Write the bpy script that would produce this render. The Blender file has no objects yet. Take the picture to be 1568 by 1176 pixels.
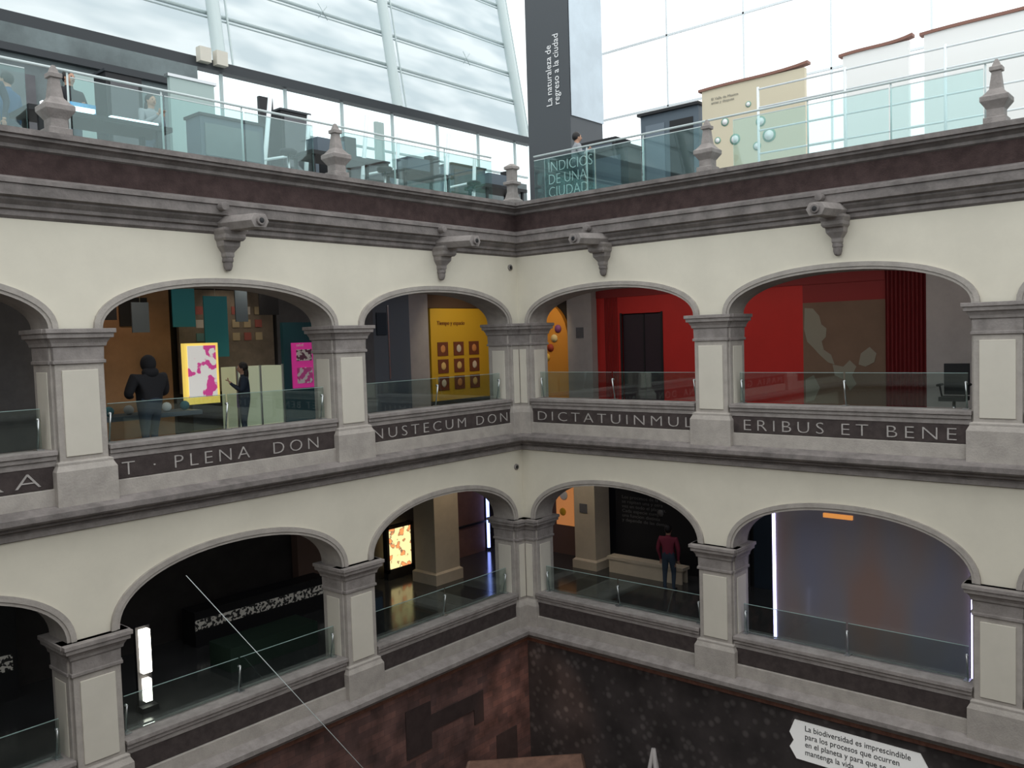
import bpy, bmesh, math, random
from mathutils import Matrix, Vector
random.seed(7)
scene=bpy.context.scene
COL=scene.collection
try:
    scene.view_settings.view_transform='Standard'
    scene.view_settings.look='None'
except Exception: pass

# ------------------------------------------------------------------ materials
def newmat(name):
    m=bpy.data.materials.new(name); m.use_nodes=True
    return m, m.node_tree, m.node_tree.nodes['Principled BSDF']
def mat(name,col,rough=.7,metal=0.,emit=0.,ecol=None,var=0.,scale=3.,col2=None,bump=0.,spec=.4,detail=6):
    m,nt,p=newmat(name)
    p.inputs['Base Color'].default_value=(*col,1)
    p.inputs['Roughness'].default_value=rough
    p.inputs['Metallic'].default_value=metal
    p.inputs['Specular IOR Level'].default_value=spec
    if var>0 or col2 or bump>0:
        tc=nt.nodes.new('ShaderNodeTexCoord')
        n=nt.nodes.new('ShaderNodeTexNoise'); n.inputs['Scale'].default_value=scale; n.inputs['Detail'].default_value=detail
        n.inputs['Roughness'].default_value=.65
        nt.links.new(tc.outputs['Object'],n.inputs['Vector'])
        r=nt.nodes.new('ShaderNodeValToRGB')
        c2=col2 or tuple(max(0,c*(1-var)) for c in col)
        r.color_ramp.elements[0].position=.35; r.color_ramp.elements[1].position=.65
        r.color_ramp.elements[0].color=(*c2,1); r.color_ramp.elements[1].color=(*col,1)
        nt.links.new(n.outputs['Fac'],r.inputs['Fac']); nt.links.new(r.outputs['Color'],p.inputs['Base Color'])
        if bump>0:
            n2=nt.nodes.new('ShaderNodeTexNoise'); n2.inputs['Scale'].default_value=scale*8; n2.inputs['Detail'].default_value=4
            nt.links.new(tc.outputs['Object'],n2.inputs['Vector'])
            b=nt.nodes.new('ShaderNodeBump'); b.inputs['Strength'].default_value=bump; b.inputs['Distance'].default_value=.02
            nt.links.new(n2.outputs['Fac'],b.inputs['Height']); nt.links.new(b.outputs['Normal'],p.inputs['Normal'])
    if emit>0:
        p.inputs['Emission Color'].default_value=(*(ecol or col),1)
        p.inputs['Emission Strength'].default_value=emit
    return m
def glassmat(name,tint,refl=.10,rough=.02):
    m=bpy.data.materials.new(name); m.use_nodes=True; nt=m.node_tree; nt.nodes.clear()
    t=nt.nodes.new('ShaderNodeBsdfTransparent'); t.inputs[0].default_value=(*tint,1)
    g=nt.nodes.new('ShaderNodeBsdfGlossy'); g.inputs['Roughness'].default_value=rough; g.inputs['Color'].default_value=(.88,1,.98,1)
    lw=nt.nodes.new('ShaderNodeLayerWeight'); lw.inputs['Blend'].default_value=.2
    mp=nt.nodes.new('ShaderNodeMath'); mp.operation='MULTIPLY_ADD'; mp.inputs[1].default_value=.45; mp.inputs[2].default_value=refl
    nt.links.new(lw.outputs['Fresnel'],mp.inputs[0])
    mx=nt.nodes.new('ShaderNodeMixShader'); o=nt.nodes.new('ShaderNodeOutputMaterial')
    nt.links.new(mp.outputs[0],mx.inputs[0]); nt.links.new(t.outputs[0],mx.inputs[1]); nt.links.new(g.outputs[0],mx.inputs[2]); nt.links.new(mx.outputs[0],o.inputs[0])
    return m
def fabricmat(name,c1,c2,trans=.65,scale=1.2):
    m=bpy.data.materials.new(name); m.use_nodes=True; nt=m.node_tree; nt.nodes.clear()
    tc=nt.nodes.new('ShaderNodeTexCoord'); mpn=nt.nodes.new('ShaderNodeMapping'); mpn.inputs['Scale'].default_value=(.35,1,1.2)
    n=nt.nodes.new('ShaderNodeTexNoise'); n.inputs['Scale'].default_value=scale; n.inputs['Detail'].default_value=2
    r=nt.nodes.new('ShaderNodeValToRGB'); r.color_ramp.elements[0].color=(*c1,1); r.color_ramp.elements[1].color=(*c2,1)
    r.color_ramp.elements[0].position=.38; r.color_ramp.elements[1].position=.62
    nt.links.new(tc.outputs['Object'],mpn.inputs[0]); nt.links.new(mpn.outputs[0],n.inputs['Vector']); nt.links.new(n.outputs['Fac'],r.inputs['Fac'])
    t=nt.nodes.new('ShaderNodeBsdfTransparent'); d=nt.nodes.new('ShaderNodeBsdfTranslucent')
    nt.links.new(r.outputs[0],t.inputs[0]); nt.links.new(r.outputs[0],d.inputs[0])
    mx=nt.nodes.new('ShaderNodeMixShader'); mx.inputs[0].default_value=1-trans; o=nt.nodes.new('ShaderNodeOutputMaterial')
    nt.links.new(t.outputs[0],mx.inputs[1]); nt.links.new(d.outputs[0],mx.inputs[2]); nt.links.new(mx.outputs[0],o.inputs[0])
    return m
def blockmat(name,c1,c2,mortar,sx,rough=.7,axis='XZ',noise=True):
    m,nt,p=newmat(name); p.inputs['Roughness'].default_value=rough
    tc=nt.nodes.new('ShaderNodeTexCoord'); sep=nt.nodes.new('ShaderNodeSeparateXYZ'); cmb=nt.nodes.new('ShaderNodeCombineXYZ')
    nt.links.new(tc.outputs['Object'],sep.inputs[0])
    nt.links.new(sep.outputs[axis[0]],cmb.inputs['X']); nt.links.new(sep.outputs['Z'],cmb.inputs['Y'])
    b=nt.nodes.new('ShaderNodeTexBrick'); b.inputs['Scale'].default_value=sx
    b.inputs['Color1'].default_value=(*c1,1); b.inputs['Color2'].default_value=(*c2,1); b.inputs['Mortar'].default_value=(*mortar,1)
    b.inputs['Mortar Size'].default_value=.006; b.inputs['Brick Width'].default_value=.7; b.inputs['Row Height'].default_value=.3
    nt.links.new(cmb.outputs[0],b.inputs['Vector'])
    n=nt.nodes.new('ShaderNodeTexNoise'); n.inputs['Scale'].default_value=2.0; n.inputs['Detail'].default_value=8
    nt.links.new(tc.outputs['Object'],n.inputs['Vector'])
    mr=nt.nodes.new('ShaderNodeMapRange'); mr.inputs[1].default_value=.3; mr.inputs[2].default_value=.7; mr.inputs[3].default_value=.4; mr.inputs[4].default_value=1.5
    nt.links.new(n.outputs['Fac'],mr.inputs[0])
    mx=nt.nodes.new('ShaderNodeVectorMath'); mx.operation='SCALE'
    nt.links.new(b.outputs['Color'],mx.inputs[0]); nt.links.new(mr.outputs[0],mx.inputs['Scale'])
    nt.links.new(mx.outputs[0],p.inputs['Base Color'])
    return m
def blobmat(name,bg,fg,scale,thr=.55,emit=0,soft=.02,rough=.7,detail=2,fg2=None):
    m,nt,p=newmat(name); p.inputs['Roughness'].default_value=rough
    tc=nt.nodes.new('ShaderNodeTexCoord'); n=nt.nodes.new('ShaderNodeTexNoise'); n.inputs['Scale'].default_value=scale; n.inputs['Detail'].default_value=detail
    nt.links.new(tc.outputs['Object'],n.inputs['Vector'])
    r=nt.nodes.new('ShaderNodeValToRGB'); e=r.color_ramp.elements
    e[0].position=thr-soft; e[0].color=(*bg,1); e[1].position=thr+soft; e[1].color=(*fg,1)
    if fg2:
        k=e.new(min(.99,thr+soft+.06)); k.color=(*fg2,1)
    nt.links.new(n.outputs['Fac'],r.inputs['Fac']); nt.links.new(r.outputs[0],p.inputs['Base Color'])
    if emit>0:
        nt.links.new(r.outputs[0],p.inputs['Emission Color']); p.inputs['Emission Strength'].default_value=emit
    return m

CREAM=mat('cream_plaster',(.76,.72,.61),.85,var=.08,scale=.9,bump=.08,spec=.2)
PANEL=mat('pillar_panel_plaster',(.66,.625,.545),.8,var=.05,scale=2,spec=.2)
STONE=mat('grey_cantera_stone',(.335,.305,.29),.85,var=.3,scale=4,bump=.35,spec=.2)
STONE_L=mat('pale_cantera_stone',(.45,.415,.38),.85,var=.2,scale=4,bump=.3,spec=.2)
STONE_D=mat('weathered_cornice_stone',(.26,.235,.225),.9,var=.4,scale=3,bump=.4,spec=.2)
TEZ=mat('tezontle_band',(.080,.054,.052),.9,var=.4,scale=5,bump=.6,spec=.15)
BANDD=mat('inscription_band_stone',(.075,.060,.058),.85,var=.35,scale=6,bump=.2,spec=.2)
LETTER=mat('carved_letter_grey',(.48,.45,.43),.8,var=.3,scale=12)
RUST=mat('rust_edge',(.22,.10,.07),.8,var=.4,scale=8)
GLASS=glassmat('parapet_glass',(.82,.88,.87),.08)
GLASST=glassmat('terrace_glass',(.80,.90,.895),.06)
GLASSW=glassmat('window_glass',(.86,.92,.92),.05)
GEDGE=mat('glass_edge_green',(.30,.42,.40),.3)
STEEL=mat('brushed_steel',(.55,.57,.58),.3,.9)
STEELW=mat('pale_painted_steel',(.62,.70,.70),.5)
STEELG=mat('grey_green_steel',(.46,.54,.54),.5)
STEELD=mat('dark_steel_beam',(.03,.035,.04),.5)
BLACK=mat('black_paint',(.014,.014,.016),.5)
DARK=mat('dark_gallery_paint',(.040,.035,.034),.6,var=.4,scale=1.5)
DARKB=mat('dark_blue_paint',(.02,.035,.055),.6)
TERR=mat('terrace_paving',(.35,.34,.33),.7)
FLOORD=mat('polished_dark_floor',(.055,.056,.058),.14,var=.3,scale=2,spec=.5)
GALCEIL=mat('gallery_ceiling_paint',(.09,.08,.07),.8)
RED=mat('red_exhibit_wall',(.56,.025,.02),.6,var=.12,scale=.6)
REDM=mat('deep_red_wall',(.26,.02,.02),.6)
REDD=mat('dark_red_wall',(.17,.012,.014),.6)
YEL=mat('yellow_exhibit_panel',(.72,.43,.03),.6)
ORANGE=mat('orange_exhibit_wall',(.42,.24,.13),.7,var=.35,scale=.8)
GREYW=mat('grey_gallery_plaster',(.42,.39,.38),.8,var=.1)
GREYD=mat('dark_grey_plaster',(.14,.14,.15),.8,var=.2)
TEAL=mat('teal_banner_cloth',(.02,.17,.21),.7)
WHITE=mat('white_lettering',(.85,.85,.85),.6)
BLUEGREY=mat('blue_grey_kiosk',(.10,.13,.16),.5)

# ------------------------------------------------------------------ builder
LEN=19.8; BAY=4.95; DZ=-4.53
def TN(s,o,z): return Vector((-s,-o,z))
def TE(s,o,z): return Vector((-o,-s,z))
def TW(x,y,z): return Vector((x,y,z))
class B:
    def __init__(s,name,tf=TW): s.name=name; s.tf=tf; s.bm=bmesh.new(); s.mats=[]
    def mi(s,m):
        if m not in s.mats: s.mats.append(m)
        return s.mats.index(m)
    def raw(s,vs,fs,m,smooth=False):
        bv=[s.bm.verts.new(v) for v in vs]; k=s.mi(m)
        for f in fs:
            try:
                fc=s.bm.faces.new([bv[i] for i in f]); fc.material_index=k; fc.smooth=smooth
            except ValueError: pass
    def vf(s,vs,fs,m,smooth=False): s.raw([s.tf(*v) for v in vs],fs,m,smooth)
    def box(s,a0,a1,b0,b1,z0,z1,m):
        v=[(a,b,z) for z in (z0,z1) for b in (b0,b1) for a in (a0,a1)]
        s.vf(v,[(0,1,3,2),(4,6,7,5),(0,4,5,1),(2,3,7,6),(0,2,6,4),(1,5,7,3)],m)
        return s
    def loft(s,a0,a1,b0,b1,prof,m):
        vs=[];fs=[]
        for z,p in prof: vs+=[(a0-p,b0-p,z),(a1+p,b0-p,z),(a1+p,b1+p,z),(a0-p,b1+p,z)]
        n=len(prof)
        for i in range(n-1):
            for j in range(4):
                k=(j+1)%4; fs.append((4*i+j,4*i+k,4*i+4+k,4*i+4+j))
        fs.append((3,2,1,0)); fs.append(tuple(4*(n-1)+j for j in range(4)))
        s.vf(vs,fs,m); return s
    def lathe(s,ca,cb,prof,m,n=14,smooth=True):
        vs=[];fs=[]
        for z,r in prof:
            for j in range(n):
                t=2*math.pi*j/n; vs.append((ca+r*math.cos(t),cb+r*math.sin(t),z))
        for i in range(len(prof)-1):
            for j in range(n):
                k=(j+1)%n; fs.append((n*i+j,n*i+k,n*i+n+k,n*i+n+j))
        fs.append(tuple(range(n))); fs.append(tuple(n*(len(prof)-1)+j for j in range(n)))
        s.vf(vs,fs,m,smooth); return s
    def tube(s,p0,p1,r,m,n=8,r1=None,smooth=True):
        p0=s.tf(*p0);p1=s.tf(*p1);d=(p1-p0).normalized(); r1=r if r1 is None else r1
        a=d.orthogonal().normalized(); b=d.cross(a); vs=[]
        for p,rr in ((p0,r),(p1,r1)):
            for j in range(n):
                t=2*math.pi*j/n; vs.append(p+a*rr*math.cos(t)+b*rr*math.sin(t))
        fs=[(j,(j+1)%n,n+(j+1)%n,n+j) for j in range(n)]+[tuple(range(n)),tuple(range(n,2*n))]
        s.raw(vs,fs,m,smooth); return s
    def ball(s,c,r,m,sc=(1,1,1),sub=2):
        t=bmesh.new(); bmesh.ops.create_icosphere(t,subdivisions=sub,radius=r)
        t.verts.ensure_lookup_table(); c=s.tf(*c)
        vs=[c+Vector((v.co.x*sc[0],v.co.y*sc[1],v.co.z*sc[2])) for v in t.verts]
        fs=[[v.index for v in f.verts] for f in t.faces]; t.free()
        s.raw(vs,fs,m,True); return s
    def poly(s,pts,m): s.vf(pts,[tuple(range(len(pts)))],m); return s
    def prism(s,pts,b0,b1,m):
        n=len(pts); vs=[(a,b0,z) for a,z in pts]+[(a,b1,z) for a,z in pts]
        fs=[tuple(range(n)),tuple(range(n,2*n))]+[(i,(i+1)%n,n+(i+1)%n,n+i) for i in range(n)]
        s.vf(vs,fs,m); return s
    def text(s,body,org,u,v,size,m,width=None,depth=.01,align='LEFT',lines=1.0,off=0.,space=1.):
        cu=bpy.data.curves.new('t','FONT'); cu.body=body; cu.size=size; cu.extrude=depth; cu.align_x=align; cu.resolution_u=3; cu.space_line=lines; cu.offset=off; cu.space_character=space
        ob=bpy.data.objects.new('t',cu); COL.objects.link(ob); bpy.context.view_layer.update()
        me=bpy.data.meshes.new_from_object(ob.evaluated_get(bpy.context.evaluated_depsgraph_get()))
        xs=[q.co.x for q in me.vertices]; w=max(xs)-min(xs); x0=min(xs) if align=='LEFT' else 0
        k=(width/w) if width else 1
        u=Vector(u);v=Vector(v);n=u.cross(v);org=Vector(org)
        s.raw([org+u*((q.co.x-x0)*k)+v*q.co.y+n*q.co.z for q in me.vertices],[list(f.vertices) for f in me.polygons],m)
        bpy.data.objects.remove(ob); bpy.data.curves.remove(cu); bpy.data.meshes.remove(me); return s
    def done(s,bevel=0,parent=None,recalc=True):
        if recalc: bmesh.ops.recalc_face_normals(s.bm,faces=s.bm.faces)
        me=bpy.data.meshes.new(s.name); s.bm.to_mesh(me); s.bm.free()
        for m in s.mats: me.materials.append(m)
        ob=bpy.data.objects.new(s.name,me); COL.objects.link(ob)
        if bevel:
            md=ob.modifiers.new('b','BEVEL'); md.width=bevel; md.segments=2; md.limit_method='ANGLE'
        if parent: ob.parent=parent
        return ob
def ring(name,prof,m):
    """moulding mitred around the four sides of the court; prof (o,z)"""
    b=B(name); L=LEN; n=len(prof); vs=[]
    for o,z in prof: vs+=[(-o,-o,z),(-L+o,-o,z),(-L+o,-L+o,z),(-o,-L+o,z)]
    fs=[]
    for i in range(n-1):
        for j in range(4): k=(j+1)%4; fs.append((4*i+j,4*i+k,4*i+4+k,4*i+4+j))
    b.vf(vs,fs,m)
    return b.done(recalc=False)

# ------------------------------------------------------------------ arcaded walls
HW=.38; TH=.6
STOREYS=[(.33,.68,3.05),(-4.20,.94,-2.42)]
def archcurve(c0,c1,zs,rise,n=36,off=0):
    cx=(c0+c1)/2; a=(c1-c0)/2; P=2.15; out=[]
    for i in range(n+1):
        t=math.pi*(1-i/n); c=math.cos(t); q=math.sin(t)
        out.append((cx+a*math.copysign(abs(c)**(2/P),c), zs+rise*abs(q)**(2/P)))
    if off:
        r=[]
        for i,(x,z) in enumerate(out):
            x0,z0=out[max(0,i-1)];x1,z1=out[min(n,i+1)]
            dx,dz=x1-x0,z1-z0;l=math.hypot(dx,dz)
            if i in(0,n): dx,dz,l=0,1 if i==0 else -1,1
            r.append((x-dz/l*off,z+dx/l*off))
        return r
    return out
def arcade(name,tf):
    b=B(name,tf)
    for zs,rise,zt in STOREYS:
        for k in range(5):
            c=k*BAY; b.box(max(0,c-HW),min(LEN,c+HW),-TH,0,zs,zt,CREAM)
        for k in range(4):
            c0=k*BAY+HW;c1=(k+1)*BAY-HW; pts=archcurve(c0,c1,zs,rise); n=len(pts)
            vs=[(a,0,z) for a,z in pts]+[(a,0,zt) for a,z in pts]+[(a,-TH,z) for a,z in pts]+[(a,-TH,zt) for a,z in pts]
            b.vf(vs,[(i,i+1,n+i+1,n+i) for i in range(n-1)]+[(2*n+i,2*n+i+1,3*n+i+1,3*n+i) for i in range(n-1)],CREAM)
            b.vf(vs,[(i,i+1,2*n+i+1,2*n+i) for i in range(n-1)],STONE_L,True)
            q=archcurve(c0,c1,zs,rise,off=.13); q2=archcurve(c0,c1,zs,rise,off=.05)
            P=[]
            for lst,o in ((pts,-.02),(pts,.035),(q2,.035),(q2,.055),(q,.055),(q,0)): P.append([(a,o,z) for a,z in lst])
            vv=[p for l in P for p in l]
            b.vf(vv,[(r*n+i,r*n+i+1,(r+1)*n+i+1,(r+1)*n+i) for r in range(5) for i in range(n-1)],STONE_L)
    b.box(0,LEN,-.3,-.004,-2.5,-1.5,CREAM)
    return b.done(recalc=False)
WN=arcade('wall_north',TN); WE=arcade('wall_east',TE)
WP={TN:WN,TE:WE}

CAP=[(-.17,0),(-.17,.03),(-.12,.03),(-.12,.01),(.08,.015),(.08,.04),(.13,.05),(.20,.09),(.20,.12),(.27,.125),(.27,.15),(.335,.15),(.335,0)]
def pillar(tf,c,d):
    b=B('arcade_pillar',tf)
    z0=-2.2+d; zt=.33+d; W=.345
    b.box(c-HW,c+HW,-TH,0,z0,zt,STONE_L)
    b.box(c-W,c+W,0,.07,z0,zt,STONE_L)
    b.box(c-W+.09,c+W-.09,.06,.09,-1.50+d,-.26+d,PANEL)
    for sg in(-1,1):
        a0,a1=sorted((c+sg*HW,c+sg*(HW+.015))); b.box(a0,a1,-TH+.12,-.1,-1.50+d,-.28+d,PANEL)
    b.loft(c-W,c+W,-.0,.07,[(z+d,p) for z,p in CAP],STONE)
    b.loft(c-HW,c+HW,-TH,-.02,[(z+d,p*.85) for z,p in CAP],STONE)
    b.loft(c-W,c+W,0,.07,[(z0-.02,.09),(z0+.5,.09),(z0+.58,.05),(z0+.62,.05),(z0+.64,.0)],STONE_L)
    b.loft(c-HW,c+HW,-TH,-.02,[(z0,.04),(z0+.58,.04),(z0+.62,0)],STONE_L)
    b.done(bevel=.008,parent=WP[tf])
for tf in (TN,TE):
    for d in (0,DZ):
        for k in (1,2,3,4): pillar(tf,k*BAY,d)
for d in (0,DZ):
    b=B('corner_pier')
    z0=-2.2+d; zt=.33+d
    b.box(-HW,0,0,TH,z0,zt,STONE_L); b.box(0,TH,-HW,TH,z0,zt,STONE_L)
    b.box(-.33,-.0,-.07,0,z0,zt,STONE_L); b.box(-.07,0,-.33,0,z0,zt,STONE_L)
    b.box(-.29,-.10,-.09,-.07,-1.5+d,-.26+d,PANEL); b.box(-.09,-.07,-.29,-.10,-1.5+d,-.26+d,PANEL)
    b.box(-HW-.015,-HW,.1,TH-.12,-1.5+d,-.28+d,PANEL); b.box(.1,TH-.12,-HW-.015,-HW,-1.5+d,-.28+d,PANEL)
    cp=[(z+d,p) for z,p in CAP]
    b.loft(-.33,0,-.07,0,cp,STONE); b.loft(-.07,0,-.33,0,cp,STONE)
    cp=[(z+d,p*.85) for z,p in CAP]
    b.loft(-HW,0,.02,TH,cp,STONE); b.loft(.02,TH,-HW,0,cp,STONE)
    bp=[(z0-.02,.07),(z0+.5,.07),(z0+.58,.04),(z0+.64,0)]
    b.loft(-.33,0,-.07,0,bp,STONE_L); b.loft(-.07,0,-.33,0,bp,STONE_L)
    b.done(bevel=.008,parent=WN)

# ------------------------------------------------------------------ cornices, ledges
ring('trim_cornice_lower',[(0,1.86),(.05,1.90),(.05,1.97),(.10,1.99),(.10,2.04),(.17,2.10),(.17,2.13),(.25,2.15),(.25,2.30),(.28,2.31),(.28,2.37),(.05,2.44)],STONE_D)
ring('trim_tezontle_frieze',[(.05,2.42),(.05,2.83)],TEZ)
ring('trim_cornice_upper',[(.05,2.80),(.09,2.82),(.09,2.87),(.16,2.91),(.22,2.93),(.22,2.97),(.27,2.98),(.27,3.06),(-.7,3.07)],STONE_D)
for d in (0,DZ):
    ring('trim_ledge',[(0,-2.52+d),(.06,-2.50+d),(.06,-2.46+d),(.16,-2.43+d),(.16,-2.39+d),(.27,-2.36+d),(.30,-2.33+d),(.30,-2.25+d),(.10,-2.18+d),(-.1,-2.17+d)],STONE_D if d==0 else STONE)
    ring('trim_ledge_base',[(0,-2.60+d),(.05,-2.58+d),(.05,-2.50+d),(0,-2.49+d)],STONE if d==0 else RUST)
for tf,nm in ((TN,'north'),(TE,'east')):
    for d in (0,DZ):
        for k in range(4):
            a0=k*BAY+HW; a1=(k+1)*BAY-HW
            b=B('parapet',tf)
            b.box(a0,a1,-.34,0,-2.2+d,-1.5+d,STONE)
            b.box(a0-.01,a1+.01,-.36,.09,-1.46+d,-1.39+d,STONE)
            b.box(a0,a1,-.34,.06,-1.53+d,-1.46+d,STONE)
            b.box(a0,a1,-.30,.03,-1.62+d,-1.53+d,STONE)
            b.box(a0,a1,0,.02,-1.93+d,-1.62+d,BANDD)
            b.box(a0,a1,0,.06,-2.2+d,-1.94+d,STONE_L)
            b.done(bevel=.008,parent=WP[tf])
for t,s0,s1 in (('DICTATUINMUL',.55,4.5),('ERIBUS ET BENE',5.6,9.3),('DICTIONIS',10.6,14.3)):
    B('inscription_lettering').text(t,(-.025,-s0,-1.885),(0,-1,0),(0,0,1),.30,LETTER,width=s1-s0,depth=.006,off=-.005,space=1.4).done(parent=WE)
for t,s0,s1 in (('NUSTECUM DON',4.45,.5),('T \u00b7 PLENA  DON',9.35,5.75),('MARIA GRA',14.2,10.5)):
    B('inscription_lettering').text(t,(-s0,-.025,-1.885),(1,0,0),(0,0,1),.30,LETTER,width=s0-s1,depth=.006,off=-.005,space=1.4).done(parent=WN)

# parapet glass
for tf,nm in ((TN,'north'),(TE,'east')):
    for d in (0,DZ):
        for k in range(4):
            a0=k*BAY+HW+.1; a1=(k+1)*BAY-HW-.1; am=(a0+a1)/2
            b=B('glass_railing',tf)
            for p,q in ((a0,am-.02),(am+.02,a1)):
                b.box(p,q,-.20,-.185,-1.36+d,-.80+d,GLASS); b.box(p,q,-.20,-.185,-.80+d,-.792+d,GEDGE)
            for s in (a0+.03,am,a1-.03):
                b.tube((s,-.26,-1.375+d),(s,-.17,-.95+d),.014,STEEL); b.tube((s,-.17,-.95+d),(s,-.22,-.95+d),.022,STEEL)
                b.box(s-.05,s+.05,-.3,-.14,-1.388+d,-1.375+d,STEEL)
            b.done(parent=WP[tf])

# gargoyles with corbels
for tf in (TN,TE):
    for k in range(4):
        c=(k+.5)*BAY
        b=B('stone_gargoyle',tf)
        hexp=[(-.12,-.12),(.12,-.12),(.19,0),(.12,.12),(-.12,.12),(-.19,0)]
        vs=[(c+x,0,2.03+z) for x,z in hexp]+[(c+x*.85,1.05,1.98+z*.9) for x,z in hexp]
        b.vf(vs,[tuple(range(6)),tuple(range(6,12))]+[(i,(i+1)%6,6+(i+1)%6,6+i) for i in range(6)],STONE)
        b.tube((c,1.04,1.98),(c,1.10,1.98),.075,STONE_D,12); b.tube((c,1.09,1.98),(c,1.105,1.98),.045,BLACK,12)
        b.loft(c-.16,c+.16,-.02,.30,[(1.74,0),(1.78,.03),(1.84,.03),(1.9,.06),(1.94,.06)],STONE)
        b.loft(c-.06,c+.06,0,.12,[(1.46,0),(1.50,.02),(1.56,.02),(1.66,.09),(1.75,.10)],STONE)
        b.lathe(c,.06,[(1.26,.03),(1.28,.055),(1.34,.075),(1.40,.075),(1.41,.09),(1.46,.09),(1.47,.06)],STONE_D)
        q=-.2 if tf is TE else .2
        b.tube((c+q,.2,2.27),(c+q,.40,2.27),.07,STONE_D,12)
        b.done(bevel=.006,parent=WP[tf])
for z in (1.62,-2.98):
    b=B('rosette_vent')
    b.tube((-.22,0,z),(-.22,-.03,z),.07,STONE,10); b.tube((-.22,-.03,z),(-.22,-.035,z),.04,BLACK,10); b.done(parent=WN)

# ------------------------------------------------------------------ slabs, gallery shells
GD=5.2
B('terrace_slab_north').box(-LEN,16,.62,16,1.85,3.02,TERR).done()
B('terrace_slab_east').box(.62,16,-LEN,.62,1.85,3.02,TERR).done()
for d in (0,DZ):
    B('floor_gallery_north').box(-LEN,GD,.3,GD,-2.45+d,-1.95+d,FLOORD).done()
    B('floor_gallery_east').box(.3,GD,-LEN,.3,-2.45+d,-1.95+d,FLOORD).done()
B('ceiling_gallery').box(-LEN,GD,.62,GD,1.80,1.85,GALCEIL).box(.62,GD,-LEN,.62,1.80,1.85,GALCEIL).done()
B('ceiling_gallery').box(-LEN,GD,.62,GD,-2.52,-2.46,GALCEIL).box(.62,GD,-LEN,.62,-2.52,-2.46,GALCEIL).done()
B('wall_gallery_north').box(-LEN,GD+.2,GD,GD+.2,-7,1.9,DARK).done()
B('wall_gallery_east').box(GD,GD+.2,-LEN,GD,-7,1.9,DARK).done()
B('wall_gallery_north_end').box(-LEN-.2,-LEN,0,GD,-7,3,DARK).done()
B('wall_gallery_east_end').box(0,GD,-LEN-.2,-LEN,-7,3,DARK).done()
TEZW=blockmat('tezontle_wall',(.165,.085,.072),(.095,.056,.052),(.065,.042,.04),2.2,axis='XZ')
def patwall():
    m,nt,p=newmat('patterned_dark_wall'); p.inputs['Roughness'].default_value=.75
    tc=nt.nodes.new('ShaderNodeTexCoord'); v=nt.nodes.new('ShaderNodeTexVoronoi'); v.inputs['Scale'].default_value=5.0; v.inputs['Randomness'].default_value=.8
    n=nt.nodes.new('ShaderNodeTexNoise'); n.inputs['Scale'].default_value=1.2; n.inputs['Detail'].default_value=5
    nt.links.new(tc.outputs['Object'],v.inputs['Vector']); nt.links.new(tc.outputs['Object'],n.inputs['Vector'])
    r=nt.nodes.new('ShaderNodeValToRGB'); r.color_ramp.elements[0].color=(.10,.088,.085,1); r.color_ramp.elements[1].color=(.045,.037,.037,1)
    r.color_ramp.elements[0].position=.2; r.color_ramp.elements[1].position=.42
    mr=nt.nodes.new('ShaderNodeMapRange'); mr.inputs[1].default_value=.35; mr.inputs[2].default_value=.65; mr.inputs[3].default_value=.5; mr.inputs[4].default_value=1.2
    mx=nt.nodes.new('ShaderNodeVectorMath'); mx.operation='SCALE'
    nt.links.new(n.outputs['Fac'],mr.inputs[0]); nt.links.new(mr.outputs[0],mx.inputs['Scale'])
    nt.links.new(v.outputs['Distance'],r.inputs['Fac']); nt.links.new(r.outputs[0],mx.inputs[0]); nt.links.new(mx.outputs[0],p.inputs['Base Color']); return m
PATW=patwall()
ZG=-11.3
b=B('wall_ground_north').box(-LEN,.0,0,.3,ZG,-7.0,TEZW)
TD=mat('dark_tezontle_patch',(.055,.036,.034),.8,var=.3)
b.box(-3.9,-3.2,-.02,0,-8.5,-7.5,TD); b.box(-3.2,-1.9,-.02,0,-8.15,-7.8,TD); b.box(-1.9,-1.6,-.02,0,-8.5,-7.8,TD); b.box(-1.2,-.5,-.02,0,ZG,-9.0,TD)
b.done()
B('wall_ground_east').box(0,.3,-LEN,.3,ZG,-7.0,PATW).done()
FARW=mat('darkened_far_plaster',(.34,.31,.28),.85,var=.2,scale=.6)  # grey darkened so the south and west walls bounce less fill light
B('wall_south').box(-LEN,0,-LEN-.3,-LEN,ZG,3.05,FARW).done()
B('wall_west').box(-LEN-.3,-LEN,-LEN,0,ZG,3.05,FARW).done()
B('floor').box(-LEN,0,-LEN,0,ZG-.2,ZG,mat('courtyard_paving',(.11,.09,.08),.5,var=.4,scale=1)).done()

# white sign on ground wall
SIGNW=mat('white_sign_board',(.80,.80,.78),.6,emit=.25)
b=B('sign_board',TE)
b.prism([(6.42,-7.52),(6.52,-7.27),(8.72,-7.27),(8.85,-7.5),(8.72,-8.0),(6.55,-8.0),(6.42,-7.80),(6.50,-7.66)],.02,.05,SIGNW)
b.text('La biodiversidad es imprescindible\npara los procesos que ocurren\nen el planeta y para que se\nmantenga la vida',(-.055,-6.72,-7.43),(0,-1,0),(0,0,1),.15,BLACK,width=1.85,depth=.003,lines=1.0)
b.done()
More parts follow.
